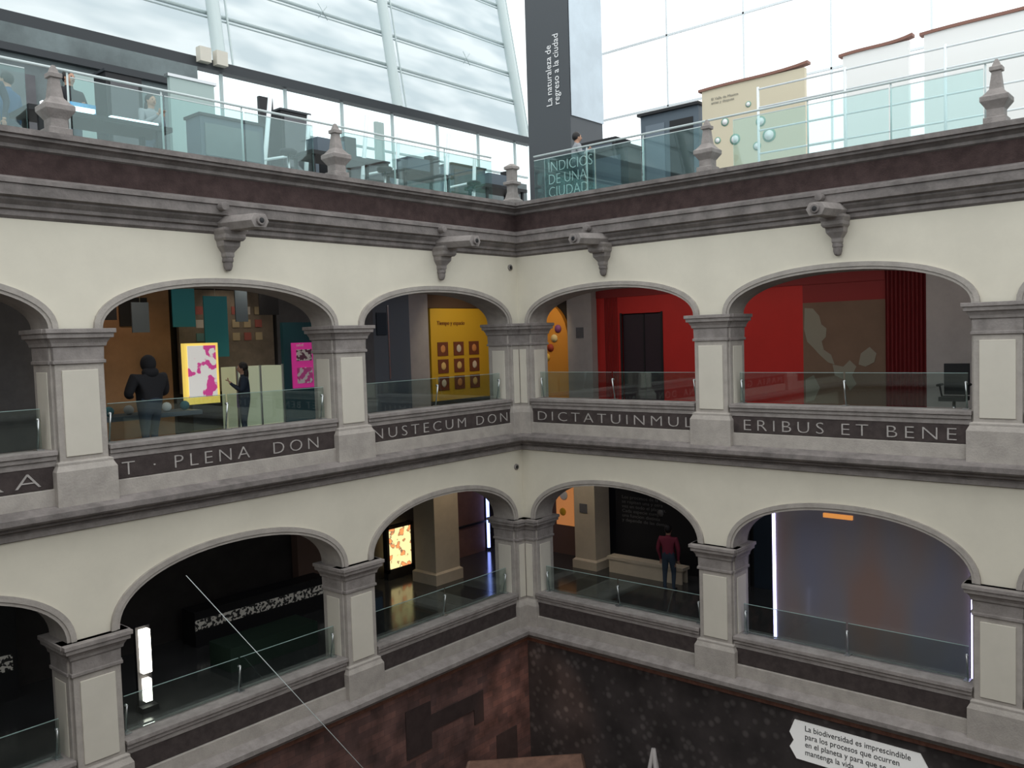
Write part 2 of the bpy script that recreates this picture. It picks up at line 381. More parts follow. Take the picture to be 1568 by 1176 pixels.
# wooden pavilion on court floor
WOOD=mat('warm_timber',(.26,.15,.11),.6,var=.4,scale=3)
b=B('timber_pavilion')
b.poly([(-4.9,-1.9,-9.35),(-2.9,-4.1,-9.35),(-.8,-2.1,-8.95),(-2.5,-.4,-8.95)],WOOD)
b.poly([(-4.9,-1.9,-9.43),(-2.9,-4.1,-9.43),(-.8,-2.1,-9.03),(-2.5,-.4,-9.03)],WOOD)
for p,q in (((-4.9,-1.9,-9.39),(-2.9,-4.1,-9.39)),((-2.9,-4.1,-9.39),(-.8,-2.1,-8.99)),((-.8,-2.1,-8.99),(-2.5,-.4,-8.99)),((-2.5,-.4,-8.99),(-4.9,-1.9,-9.39))): b.tube(p,q,.05,WOOD,6)
for x,y,z in ((-4.7,-1.95,-9.4),(-2.9,-3.9,-9.4),(-1.0,-2.1,-9.1),(-2.5,-.6,-9.1)): b.tube((x,y,ZG),(x,y,z),.05,WOOD,6)
b.done(recalc=False)
b=B('easel_stand')
for dx,dy in((-.2,-.5),(.35,-.3)): b.tube((-.55+dx,-3.7+dy,ZG),(-.55,-3.75,-8.45),.045,GREYW)
b.tube((-.75,-3.2,ZG),(-.55,-3.75,-8.45),.045,GREYW); b.done()
B('suspended_cable').tube((-8.46,-.1,-3.61),(-2.9,-.6,ZG),.006,STEELW,6).done()

# ------------------------------------------------------------------ terrace: posts, glass railing
POST=[(3.08,.06),(3.17,.06),(3.18,.02),(3.30,.02),(3.33,.04),(3.42,.10),(3.49,.10),(3.52,.06),(3.57,.02),(3.61,-.01),(3.88,-.04),(3.89,-.01),(3.95,-.01),(3.96,-.04),(4.02,-.06),(4.07,-.08)]
def tpost(tf,s):
    B('stone_finial_post',tf).loft(s-.10,s+.10,-.10,.10,POST,STONE).done(bevel=.006)
for k in range(1,5): tpost(TN,k*BAY+.1); tpost(TE,k*BAY-.02)
B('stone_finial_post').loft(-.11,.07,-.07,.11,[(3.08,.08),(3.16,.08),(3.2,.04),(3.35,.0),(3.5,.0),(3.52,.06),(3.58,.06),(3.6,0),(3.85,0),(3.87,.04),(3.93,.04),(4.0,-.06)],STONE).done(bevel=.006)
for tf,nm in ((TN,'north'),(TE,'east')):
    b=B('terrace_glass_railing',tf)
    for k in range(4):
        a0=k*BAY+.35; a1=(k+1)*BAY-.25; n=3
        for i in range(n):
            p=a0+(a1-a0)*i/n; q=a0+(a1-a0)*(i+1)/n-.03
            b.box(p,q,-.36,-.345,3.12,4.05,GLASST); b.box(p,q,-.361,-.344,4.05,4.065,STEELW)
            b.tube((q+.015,-.42,3.08),(q+.015,-.42,4.14),.016,STEELW)
            b.box(q-.04,q+.07,-.44,-.33,3.08,3.16,STEEL)
    b.tube((.3,-.40,4.16),(LEN,-.40,4.16),.022,STEELW)
    b.done()

# ------------------------------------------------------------------ roof glazing
PANELM=fabricmat('translucent_roof_panel',(.45,.51,.53),(.62,.66,.665),.6)
b=B('window_sloped_glazing')
LEAN=.22
def gp(x,z,dy=0): return (x+(z-7)*.05,7.1+dy+(z-7)*LEAN,z)
xs=[-26,-20.3,-14.6,-8.9,-3.1,2.9,8.9]; zr=[7.15,8.55,9.6,10.7,12.2,14]
for i in range(len(xs)-1):
    for j in range(len(zr)-1):
        b.poly([gp(xs[i],zr[j]),gp(xs[i+1],zr[j]),gp(xs[i+1],zr[j+1]),gp(xs[i],zr[j+1])],PANELM)
for x in xs:
    b.tube(gp(x,7.15,-.12),gp(x,14,-.12),.17,STEELG,10)
    b.tube(gp(x+.42,7.15,-.05),gp(x+.42,14,-.05),.03,STEELG,6)
for z in zr[1:]: b.tube(gp(-26,z),gp(9,z),.05,STEELG,6); b.tube(gp(-26,z-.12),gp(9,z-.12),.02,STEELG,6)
for i in range(len(xs)-1):
    c=gp(xs[i]+3.6,9.6,-.1)
    for dx,dz in ((.16,.2),(-.16,.2),(.16,-.2),(-.16,-.2)): b.tube(c,(c[0]+dx,c[1],c[2]+dz),.012,STEELG,5)
b.done(recalc=False)
b=B('roof_edge_beam').box(-26,9.1,6.75,7.05,6.90,7.14,STEELD)
b.box(-3.9,-3.6,6.55,6.75,7.0,7.35,PANEL).box(-3.45,-3.15,6.55,6.75,7.0,7.35,PANEL); b.done()
b=B('window_terrace_north')
x=-26
while x<8.8:
    b.box(x,x+.07,6.86,6.93,3.02,6.88,STEELG); b.poly([(x+.07,6.9,3.02),(x+1.9,6.9,3.02),(x+1.9,6.9,6.88),(x+.07,6.9,6.88)],GLASSW); x+=1.9
for z in (4.6,5.7): b.box(-26,8.9,6.86,6.93,z,z+.06,STEELG)
b.done(recalc=False)
b=B('window_terrace_east')
y=6.5
PALE=mat('pale_steel_mullion',(.80,.85,.87),.5)
while y>-20:
    b.box(9.2,9.27,y-.05,y,3.02,13,PALE); y-=2.6
for z in (5.2,7.2,9.4,11.6): b.box(9.2,9.27,-20,6.5,z,z+.06,PALE)
b.done()

# terrace exhibits
TOWM=mat('charcoal_tower_panel',(.075,.082,.09),.6)
b=B('exhibit_tower_sign')
b.box(5,6.6,2.02,3.6,3.02,12,TOWM)
b.box(5.02,6.62,1.98,2.0,6.35,12,mat('pale_blue_banner',(.60,.68,.74),.7,var=.15,scale=.8))
b.text('La naturaleza de\nregreso a la ciudad',(4.985,2.66,6.75),(0,0,1),(0,1,0),.30,WHITE,width=2.0,depth=.004,lines=.9)
b.done()
CREAMP=mat('cream_exhibit_board',(.66,.59,.44),.6)
CAPM=mat('brown_board_cap',(.25,.12,.09),.6)
CIRC=mat('green_disc_print',(.22,.40,.32),.6)
GREYT=mat('faded_text_print',(.35,.33,.28),.6)
def board(y0,y1,z1,m,discs):
    b=B('exhibit_board'); x=4
    b.box(x,x+.12,y0,y1,3.02,z1,m)
    n=10; top=[]
    for i in range(n+1):
        t=i/n; top.append((y0-.08+(y1-y0+.16)*t, z1+.03+.07*abs(2*t-1)**3*(1 if t<.5 else -.4)))
    for i in range(n):
        (ya,za),(yb,zb)=top[i],top[i+1]
        b.vf([(x-.04,ya,za-.03),(x-.04,yb,zb-.03),(x-.04,yb,zb+.03),(x-.04,ya,za+.03),(x+.16,ya,za-.03),(x+.16,yb,zb-.03),(x+.16,yb,zb+.03),(x+.16,ya,za+.03)],
             [(0,1,2,3),(4,5,6,7),(0,1,5,4),(3,2,6,7),(0,3,7,4),(1,2,6,5)],CAPM)
    if discs:
        for (yy,zz,r) in ((-3.3,5.0,.1),(-3.55,4.55,.13),(-3.1,4.6,.08),(-4.2,4.85,.12),(-4.4,4.5,.16),(-4.1,4.3,.1),(-3.9,5.3,.07)):
            b.tube((x,yy,zz),(x-.012,yy,zz),r,CIRC,16); b.tube((x-.012,yy,zz),(x-.018,yy,zz),r*.7,WHITE,16)
        b.text('El Valle de Mexico\nantes y despues',(x-.01,y1-.25,z1-.28),(0,-1,0),(0,0,1),.09,GREYT,width=.7,depth=.003)
    b.done()
board(-5.25,-2.7,5.85,CREAMP,True)
WB=mat('white_exhibit_board',(.88,.88,.86),.6)
board(-7.45,-6.1,5.9,WB,False); board(-10.2,-7.75,5.95,WB,False)
b=B('exhibit_kiosk').box(4,4.9,-2.6,-.95,3.02,5.55,BLUEGREY).box(3.98,4.0,-2.45,-1.8,3.6,5.3,BLACK).box(3.98,4.0,-1.65,-1.1,3.6,5.3,mat('slate_panel',(.16,.2,.24),.5))
b.box(3.9,4.95,-2.65,-.9,5.55,5.62,BLACK); b.done()
b=B('exhibit_kiosk').box(3.2,3.9,-.7,.5,3.02,5.0,BLACK).box(3.17,3.2,-.6,.4,3.5,4.85,BLUEGREY); b.done()
b=B('walkway_railing')
for z in (3.9,4.4,4.9,5.3): b.tube((3,-4.6,z),(3,-19.7,z),.022,PALE)
y=-4.6
while y>-19.7: b.tube((3,y,3.02),(3,y,5.35),.03,PALE); y-=1.9
b.done()
b=B('terrace_title_board')
b.box(.75,.76,-1.75,-.35,3.1,4.15,GLASST)
b.box(.74,.77,-1.77,-1.75,3.02,4.17,STEEL).box(.74,.77,-.35,-.33,3.02,4.17,STEEL)
b.text('INDICIOS\nDE UNA\nCIUDAD',(.745,-.45,3.83),(0,-1,0),(0,0,1),.34,mat('pale_lettering',(.62,.72,.71),.5),width=1.25,depth=.003,lines=.85,off=-.006)
b.done()
b=B('exhibit_counter').box(1.9,2.5,-1.9,.3,3.02,4.35,mat('charcoal_counter',(.05,.06,.065),.5)).box(1.85,2.55,-1.95,.35,4.35,4.42,BLACK).box(1.88,1.9,-1.7,-.9,3.3,4.2,BLUEGREY); b.done()
# north terrace exhibits
LGREEN=mat('pale_green_panel',(.40,.50,.48),.6)
SMK=mat('smoky_teal_partition',(.19,.235,.24),.5,var=.5,scale=.6)
b=B('exhibit_partition').box(-20,-4.2,6.2,6.35,3.02,6.7,SMK)
b.box(-14,-13,6.1,6.2,3.4,5.8,LGREEN).box(-12.2,-11.2,6.1,6.2,3.4,5.6,BLACK).box(-10.5,-9.6,6.1,6.2,3.6,6.0,BLUEGREY).box(-8.9,-7.9,6.1,6.2,3.02,5.7,GREYD).box(-7.3,-6.6,6.1,6.2,3.02,5.9,LGREEN)
b.box(-20,-4.2,6.05,6.2,6.1,6.25,STEELD); b.done()
b=B('exhibit_partition').box(-4.1,2.0,6.2,6.3,3.02,5.05,BLUEGREY).box(2.0,8,6.2,6.3,3.02,5.3,SMK).box(-2.6,-2.2,6.1,6.2,3.02,6.3,BLACK).box(1.2,1.5,6.1,6.2,3.02,6.3,LGREEN); b.done()
b=B('exhibit_panel_stand').box(-6.1,-5.1,4,4.1,3.3,5.6,LGREEN)
for x in(-6.0,-5.2): b.box(x-.03,x+.03,3.9,4.2,3.02,3.3,STEEL)
b.box(-6.15,-5.05,3.97,4.13,5.6,5.66,STEEL); b.done()
TUBE=mat('cool_white_lamp',(.8,.95,1),.4,emit=3,ecol=(.75,.92,1))
b=B('light_table').box(-9.9,-7.6,1.2,2.0,3.72,3.80,BLACK)
for x in(-9.7,-7.8):
    for y in(1.3,1.9): b.box(x-.04,x+.04,y-.04,y+.04,3.02,3.72,BLACK)
b.box(-9.7,-8.9,1.2,1.3,3.82,3.88,TUBE).box(-8.6,-7.8,1.3,1.4,3.80,3.86,TUBE).box(-9.2,-8.8,1.4,1.7,3.80,4.0,mat('blue_print',(.1,.3,.5),.5)); b.done()
def table(x,y,h=.95):
    b=B('exhibit_table').box(x-.8,x+.8,y-.4,y+.4,2.94+h,3.02+h,BLACK)
    for dx in(-.7,.7):
        for dy in(-.3,.3): b.box(x+dx-.03,x+dx+.03,y+dy-.03,y+dy+.03,3.02,2.94+h,BLACK)
    b.box(x-.5,x+.2,y-.2,y+.2,3.02+h,3.35+h,BLUEGREY).box(x+.3,x+.6,y-.1,y+.1,3.02+h,3.5+h,BLACK); b.done()
table(-3.6,2.0); table(-.9,2.2); table(2.0,2.3)
def cabinet(x0,x1,y,z1,m,m2=GREYD):
    b=B('display_case').box(x0,x1,y,y+.5,3.02,z1,m).box(x0+.08,x1-.08,y-.02,y,3.5,z1-.12,m2).box(x0-.03,x1+.03,y-.03,y+.53,z1,z1+.05,STEELD); b.done()
cabinet(-7.6,-6.9,3.6,5.3,BLACK); cabinet(-3.3,-2.5,4.2,5.45,BLACK); cabinet(-1.6,.3,4.6,4.75,BLACK); cabinet(2.5,3.9,4.4,5.0,BLUEGREY)
cabinet(-13.6,-11.0,3.4,5.3,mat('grey_display_case',(.20,.23,.23),.5),SMK); cabinet(-6.9,-5.6,1.5,4.2,BLUEGREY,SMK)
def stool(x,y):
    b=B('bar_stool'); b.lathe(x,y,[(3.80,.16),(3.86,.18),(3.90,.16)],BLACK); b.tube((x,y,3.05),(x,y,3.80),.025,STEEL); b.lathe(x,y,[(3.02,.18),(3.05,.16)],STEEL); b.done()
stool(-4.9,1.7); stool(-2.3,1.8); stool(.5,1.7)
for x in (-4.6,-1.9,.9):
    b=B('leaning_display_frame')
    b.tube((x,3.2,3.02),(x+.5,3.4,5.5),.05,PALE); b.tube((x+1.1,3.2,3.02),(x+1.5,3.4,5.2),.05,PALE); b.tube((x+.15,3.25,4.0),(x+1.3,3.25,4.3),.03,PALE)
    b.box(x+.35,x+1.05,3.24,3.28,3.3,3.95,BLACK); b.done()

# ------------------------------------------------------------------ upper gallery exhibits (north)
b=B('exhibit_wall_orange').box(-8.6,-5.9,4.9,5.15,-1.95,1.3,ORANGE); b.box(-9.6,-8.7,4.9,5.15,-1.95,1.2,GREYD)
b.box(-8.4,-7.6,4.86,4.9,-.3,.7,GREYD).box(-7.0,-6.4,4.86,4.9,.5,1.1,BLACK); b.done()
PINKP=blobmat('insect_poster_print',(.80,.78,.74),(.65,.07,.30),4.5,.55,emit=.5)
YGLOW=mat('yellow_lightbox_frame',(.9,.7,.15),.5,emit=.7,ecol=(1,.72,.15))
b=B('lightbox_poster').box(-6.60,-5.87,3.05,3.17,-1.12,.10,YGLOW).box(-6.54,-5.93,3.03,3.05,-.98,.05,PINKP)
b.box(-6.5,-5.97,3.05,3.17,-1.95,-1.12,BLACK); b.done()
CAB=mat('lit_green_cabinet',(.50,.56,.40),.4,emit=.2,ecol=(.8,.85,.6))
b=B('display_cabinet').box(-5.5,-4.4,3.0,3.6,-1.75,-.42,CAB).box(-5.52,-5.48,2.97,3.0,-1.95,-.40,STEEL).box(-4.97,-4.93,2.97,3.0,-1.75,-.4,STEEL).box(-4.42,-4.38,2.97,3.0,-1.95,-.40,STEEL).box(-5.5,-4.4,3.0,3.6,-1.95,-1.75,BLACK); b.done()
MAG=mat('magenta_poster_print',(.66,.04,.30),.5,emit=.3)
b=B('exhibit_panel_teal').box(-4.3,-3.25,3.05,3.15,-1.95,.5,mat('deep_teal_panel',(.01,.06,.08),.6))
b.box(-4.11,-3.49,3.02,3.05,-.95,.05,MAG).box(-4.0,-3.6,3.005,3.02,-.35,-.1,blobmat('poster_white_print',(.8,.75,.75),(.15,.05,.1),9,.5)).box(-4.0,-3.6,3.005,3.02,-.85,-.5,blobmat('poster_print_b',(.75,.1,.4),(.85,.75,.8),8,.52))
b.text('salud',(-4.0,3.0,-.03),(1,0,0),(0,0,1),.09,WHITE,depth=.002); b.done()
for x,w,z0,z1,m in ((-7.2,.35,.35,.95,BLUEGREY),(-6.35,.5,.45,1.35,TEAL),(-5.65,.55,-.2,1.1,TEAL),(-4.9,.3,.55,1.3,BLUEGREY),(-7.9,.4,.6,1.2,BLACK),(-4.3,.5,.7,1.3,BLACK)):
    B('hanging_banner').box(x,x+w,3.9,3.93,z0,z1,m).tube((x+w/2,3.91,z1),(x+w/2,3.91,1.8),.006,STEEL,5).done()
# track lights under the gallery ceiling
LAMP=mat('warm_lamp_glass',(1,.85,.6),.4,emit=6,ecol=(1,.82,.55))
for x in (-8.4,-6.9,-5.4,-3.9):
    b=B('track_light').tube((x,2.6,1.8),(x,2.6,1.45),.012,STEELD,6).tube((x,2.5,1.45),(x+.05,2.75,1.32),.05,BLACK,10).tube((x+.05,2.75,1.32),(x+.052,2.757,1.316),.035,LAMP,10); b.done()
b=B('specimen_panel').box(-5.7,-3.3,4.9,5.0,-1.0,1.3,mat('brown_display_board',(.26,.21,.16),.7,var=.3))
cols=[(.5,.4,.25),(.6,.55,.5),(.15,.3,.3),(.4,.12,.1)]
TG=[mat('specimen_tag_%d'%i,c,.6) for i,c in enumerate(cols)]
for i in range(6):
    for j in range(3): b.box(-5.3+i*.3,-5.12+i*.3,4.88,4.9,.15+j*.3,.33+j*.3,random.choice(TG))
b.done()
b=B('display_table').box(-9.4,-6.75,2.2,3.0,-1.25,-1.17,BLUEGREY)
for x in(-9.3,-6.85): b.box(x-.04,x+.04,2.3,2.9,-1.95,-1.25,BLACK)
for i in range(7): b.ball((-9.1+i*.36,2.5,-1.08),.09,random.choice([TEAL,WHITE,ORANGE,GREYW]))
b.done()
b=B('exhibit_wall_orange').box(-16,-10.4,4.6,4.9,-1.95,1.2,ORANGE).box(-13.5,-12.3,4.55,4.6,-1.0,.8,mat('amber_panel',(.5,.30,.14),.6)); b.done()
b=B('exhibit_wall_slate').box(-3.2,-.2,4.9,5.1,-1.95,1.5,GREYD).box(-.2,1.1,4.9,5.1,-1.95,1.5,mat('slate_blue_wall',(.13,.15,.18),.7)).box(1.1,1.9,4.98,5.1,-1.95,1.5,GREYW)
b.box(.3,.34,4.88,4.9,-1.0,1.0,STEEL).box(-.1,.25,4.87,4.9,.2,.8,DARKB); b.done()
b=B('exhibit_panel_yellow').box(1.95,4.6,4.95,5.1,-1.75,.93,YEL)
BR=mat('redbrown_tile',(.20,.06,.03),.6)
MO=[mat('tile_motif_%d'%i,c,.6) for i,c in enumerate([(.8,.55,.2),(.7,.3,.1),(.75,.65,.5)])]
for i in range(3):
    for j in range(3):
        x=2.2+i*.66; z=-1.45+j*.5
        b.box(x,x+.42,4.93,4.95,z,z+.4,BR); b.ball((x+.21,4.93,z+.2),.10,random.choice(MO),(1,.15,1.2))
b.text('Tiempo y espacio',(2.2,4.93,.45),(1,0,0),(0,0,1),.17,BR,width=1.15,depth=.003)
b.done()
B('exhibit_wall_brown').box(1.95,4.9,5.1,5.19,.95,1.79,mat('brown_wall',(.10,.06,.04),.7)).done()
# ------------------------------------------------------------------ upper gallery exhibits (east)
b=B('exhibit_arch_orange')
pts=[(3.9,-1.95)]+[(3.25+.95*math.cos(t),-.1+1.15*math.sin(t)) for t in [i*math.pi/14 for i in range(15)]]+[(2.3,-1.95)]
n=len(pts); b.vf([(4.95,y,z) for y,z in pts]+[(5.1,y,z) for y,z in pts],[tuple(range(n)),tuple(range(n,2*n))]+[(i,(i+1)%n,n+(i+1)%n,n+i) for i in range(n)],mat('orange_arch',(.78,.34,.05),.6))
for i in range(4): b.tube((4.93,3.1-.15*i,-.6+.28*i),(4.95,3.1-.15*i,-.6+.28*i),.12,mat('arch_motif_%d'%i,[(.9,.6,.1),(.5,.08,.05),(.9,.75,.4),(.3,.1,.3)][i],.6),10)
b.done()
B('gallery_pilaster').box(4.7,5.15,1.26,2.12,-1.95,1.5,GREYW).box(4.68,4.7,1.55,1.8,-.05,.25,GREYD).done()
b=B('exhibit_wall_red')
b.box(4.95,5.15,.45,1.25,-1.95,1.05,RED).box(4.95,5.15,-4.75,-.9,-1.95,1.05,RED).box(4.95,5.15,-.9,.45,.58,1.05,RED)
b.box(4.93,5.15,-6.65,1.25,1.05,1.7,REDM)
b.box(4.93,4.95,-.9,-.84,-1.95,.6,BLACK).box(4.93,4.95,.4,.46,-1.95,.6,BLACK)
for i in range(9): b.box(4.93,4.95,.95-.05*i,.965-.05*i,-1.95,1.05,REDD)
b.box(4.95,5.15,-6.65,-4.75,.62,1.05,REDM)
b.done()
B('door_1').box(5.0,5.15,-.84,.40,-1.95,.55,mat('dark_doorway',(.035,.022,.03),.5)).box(4.98,5.0,-.3,-.26,-1.95,.55,BLACK).done()
b=B('map_mural').box(4.95,5.15,-6.65,-4.75,-1.95,.62,mat('brown_mural',(.20,.125,.085),.7,var=.15,scale=1))
MAPG=mat('map_landmass_grey',(.27,.25,.20),.7)
def land(pts): b.vf([(4.94,y,z) for y,z in pts],[tuple(range(len(pts)))],MAPG)
land([(-4.8,.5),(-5.0,.48),(-5.15,.3),(-5.2,.1),(-5.32,.0),(-5.3,-.2),(-5.2,-.3),(-5.25,-.5),(-5.42,-.62),(-5.5,-.85),(-5.35,-.8),(-5.15,-.62),(-5.0,-.45),(-4.85,-.3),(-4.78,0)])
land([(-5.45,-.85),(-5.7,-.9),(-5.85,-.75),(-6.0,-.9),(-5.9,-1.1),(-6.0,-1.3),(-5.85,-1.45),(-5.7,-1.2),(-5.5,-1.1)])
land([(-6.05,-.85),(-6.1,-.6),(-6.3,-.45),(-6.45,-.6),(-6.4,-.8),(-6.2,-.9)])
land([(-4.8,-1.2),(-5.0,-1.1),(-5.15,-1.4),(-5.0,-1.7),(-4.8,-1.75)])
b.done(recalc=False)
b=B('curtain_dark_red'); vs=[];N=60
for i in range(N+1):
    y=-6.68-.88*i/N; x=4.85+.05*math.sin(i*1.05); vs+=[(x,y,-1.93),(x,y,1.75)]
b.vf(vs,[(2*i,2*i+2,2*i+3,2*i+1) for i in range(N)],REDD,True); b.done()
B('gallery_pilaster').box(4.6,5.15,-8.5,-7.6,-1.95,1.6,GREYW).done()
B('exhibit_wall_grey').box(4.95,5.15,-14,-8.52,-1.95,1.6,GREYD).done()
b=B('office_chair')
yc=-8.62
b.box(2.4,2.85,yc-.22,yc+.22,-1.45,-1.37,BLACK).box(2.8,2.87,yc-.22,yc+.22,-1.35,-.75,BLACK).tube((2.62,yc,-1.45),(2.62,yc,-1.85),.03,STEEL)
for i in range(5):
    t=i*2*math.pi/5; b.tube((2.62,yc,-1.85),(2.62+.28*math.cos(t),yc+.28*math.sin(t),-1.9),.02,BLACK); b.ball((2.62+.28*math.cos(t),yc+.28*math.sin(t),-1.92),.03,BLACK)
for dy in(-.25,.25):
    b.tube((2.45,yc+dy,-1.15),(2.8,yc+dy,-1.15),.025,BLACK); b.tube((2.6,yc+dy,-1.15),(2.6,yc+dy*.8,-1.4),.018,BLACK)
b.done()

# ------------------------------------------------------------------ lower gallery exhibits
ZF=-6.48
LAMPREFL=mat('lamp_reflection_white',(1,.95,.85),.4,emit=8,ecol=(1,.93,.8))
b=B('lamp_and_reflection').box(-8.25,-8.09,2,2.12,-5.78,-5.0,LAMPREFL).box(-8.30,-8.04,2.12,2.2,ZF,-4.95,BLACK).box(-8.23,-8.11,2,2.12,-6.3,-5.9,LAMPREFL).box(-8.32,-8.02,1.95,2.2,ZF,-6.38,BLACK); b.done()  # upper segment is the lamp; lower glowing one stands in for its reflection
DOTM=blobmat('white_glyph_pattern',(.015,.015,.015),(.55,.53,.48),14,.5,emit=.08,detail=1)
b=B('patterned_exhibit_counter').box(-6.0,-2.5,4.3,4.85,ZF,-5.7,BLACK).box(-6.0,-2.5,4.28,4.3,-6.1,-5.88,DOTM); b.done()
b=B('exhibit_plinth').box(-6.3,-4.2,2.4,3.2,ZF,-6.0,mat('dark_green_plinth',(.02,.04,.028),.5)).box(-3.6,-3.0,1.6,2.2,ZF,-5.5,BLACK).box(-3.55,-3.05,1.57,1.6,-5.9,-5.6,DARKB); b.done()
b=B('exhibit_panel_brown').box(-2.9,-1.6,4.9,5.15,ZF,-3.9,mat('dim_brown_panel',(.16,.10,.08),.7)).done()
GRID=mat('teal_lit_dots',(.1,.4,.4),.5,emit=.8)
b=B('dotted_display_wall').box(-12.6,-9.4,4.6,4.75,ZF,-4.2,BLACK)
for i in range(12):
    for j in range(5): b.box(-12.4+i*.22,-12.32+i*.22,4.58,4.6,-5.0+j*.12,-4.95+j*.12,GRID)
b.box(-12.4,-9.5,4.57,4.6,-5.9,-5.6,DOTM); b.done()
b=B('touch_screen_stand').box(-9.6,-9.15,2.0,2.1,-6.0,-5.2,BLACK).box(-9.55,-9.2,1.98,2.0,-5.95,-5.3,mat('blue_screen',(.1,.2,.45),.3,emit=.6)).box(-9.42,-9.33,2.0,2.1,ZF,-6.0,STEEL).box(-9.6,-9.15,1.9,2.2,ZF,-6.44,BLACK); b.done()
SCR=blobmat('lit_screen_image',(.9,.75,.35),(.15,.12,.08),5,.52,emit=1.3,fg2=(.9,.3,.1))
b=B('lit_screen').box(0,.8,4.85,4.95,-6.2,-5.1,SCR).box(-.08,.0,4.83,5,-6.3,-5.0,BLACK).box(.8,.88,4.83,5,-6.3,-5.0,BLACK).box(-.08,.88,4.83,5,-5.1,-5.02,BLACK).box(-.08,.88,4.83,5,-6.48,-6.2,BLACK); b.done()
CREAMC=mat('cream_column_paint',(.58,.50,.38),.8,var=.1)
B('interior_column').loft(.35,1.25,3.4,4.2,[(ZF,.06),(-6.2,.06),(-6.15,0),(-2.54,0)],CREAMC).done()
B('exhibit_wall_brown').box(1.4,3.9,4.9,5.1,ZF,-3.2,mat('redbrown_wall',(.22,.12,.10),.7,var=.2)).box(2.45,2.5,4.87,4.9,ZF,-3.3,BLACK).box(1.4,3.9,4.86,4.9,-5.6,-5.54,BLACK).done()
NEONB=mat('blue_neon',(.2,.3,1),.4,emit=4,ecol=(.30,.38,1))
NEONP=mat('violet_neon',(.6,.5,1),.4,emit=4,ecol=(.62,.58,1))
B('neon_strip').box(3.95,4.02,4.8,4.86,-6.4,-4.0,NEONB).box(3.93,4.04,4.86,5.19,ZF,-3.9,BLACK).done()
B('interior_column').loft(3.9,4.6,.75,1.45,[(ZF,.06),(-6.25,.06),(-6.2,0),(-2.54,0)],CREAMC).box(3.88,3.9,1.0,1.25,-4.9,-4.65,GREYD).done()
b=B('exhibit_panel_orange').box(4.9,5.1,1.9,3.2,ZF,-4.0,mat('brown_panel',(.14,.08,.06),.7)).box(4.87,4.9,2.2,2.85,-5.6,-4.1,mat('orange_lit_graphic',(.75,.3,.10),.6,emit=.35)).ball((4.86,2.55,-4.7),.15,WHITE,(.2,1,1)).ball((4.86,2.6,-5.2),.12,YEL,(.2,1,1)); b.done()
b=B('exhibit_wall_black').box(4.95,5.15,-3.4,1.1,ZF,-3.2,BLACK)
GT=mat('grey_print',(.13,.13,.13),.6)
b.text('Los procesos de la vida\nse repiten una y otra\nvez en todo el planeta.\nCada especie cumple\nuna funcion distinta\ny depende de las demas',(4.945,.55,-4.6),(0,-1,0),(0,0,1),.13,GT,width=1.5,depth=.002)
for yy,zz,r in ((-.9,-4.3,.16),(-.7,-4.9,.1),(.2,-4.2,.12)): b.tube((4.93,yy,zz),(4.95,yy,zz),r,GT,14)
b.done()
b=B('reading_bench').box(4.0,4.35,-1.9,.45,-6.12,-6.04,CREAMC).box(4.02,4.08,-1.85,.4,ZF,-6.12,CREAMC).box(4.27,4.33,-1.85,.4,ZF,-6.12,CREAMC); b.done()
B('exhibit_wall_white').box(4.78,4.93,-3.3,-2.2,ZF,-4.6,GREYD).done()
def reflectmat():
    m,nt,p=newmat('painted_reflection_glass'); p.inputs['Roughness'].default_value=.10; p.inputs['Specular IOR Level'].default_value=.9
    tc=nt.nodes.new('ShaderNodeTexCoord'); mp=nt.nodes.new('ShaderNodeMapping'); mp.inputs['Scale'].default_value=(1,.9,.28); mp.inputs['Location'].default_value=(0,3.1,.4)
    n=nt.nodes.new('ShaderNodeTexNoise'); n.inputs['Scale'].default_value=1.3; n.inputs['Detail'].default_value=1.2
    nt.links.new(tc.outputs['Object'],mp.inputs[0]); nt.links.new(mp.outputs[0],n.inputs['Vector'])
    r=nt.nodes.new('ShaderNodeValToRGB'); e=r.color_ramp.elements
    e[0].position=.30; e[0].color=(.115,.078,.070,1); e[1].position=.70; e[1].color=(.085,.088,.120,1)  # brown to blue reflections painted as colour with a faint glow
    k=e.new(.5); k.color=(.098,.088,.096,1)
    nt.links.new(n.outputs['Fac'],r.inputs['Fac']); nt.links.new(r.outputs[0],p.inputs['Base Color']); nt.links.new(r.outputs[0],p.inputs['Emission Color']); p.inputs['Emission Strength'].default_value=.35
    return m
b=B('glass_wall_painted_reflections').box(1.05,1.12,-9.24,-5.72,ZF,-3.3,reflectmat())  # dark reflective glass wall, its reflections painted into the glowing material
b.box(1.0,1.06,-5.71,-5.67,ZF+.3,-3.5,NEONP).box(1.0,1.06,-9.31,-9.27,ZF+.1,-4.2,NEONP).box(1.06,1.16,-5.76,-5.62,ZF,-3.3,BLACK).box(1.06,1.16,-9.36,-9.22,ZF,-3.3,BLACK)
b.box(1.0,1.05,-7.25,-6.7,-3.62,-3.54,mat('orange_lamp',(1,.4,.1),.5,emit=.6)); b.done()
B('exhibit_wall_slate').box(4.9,5.1,-14,-3.42,ZF,-3.2,DARKB).done()

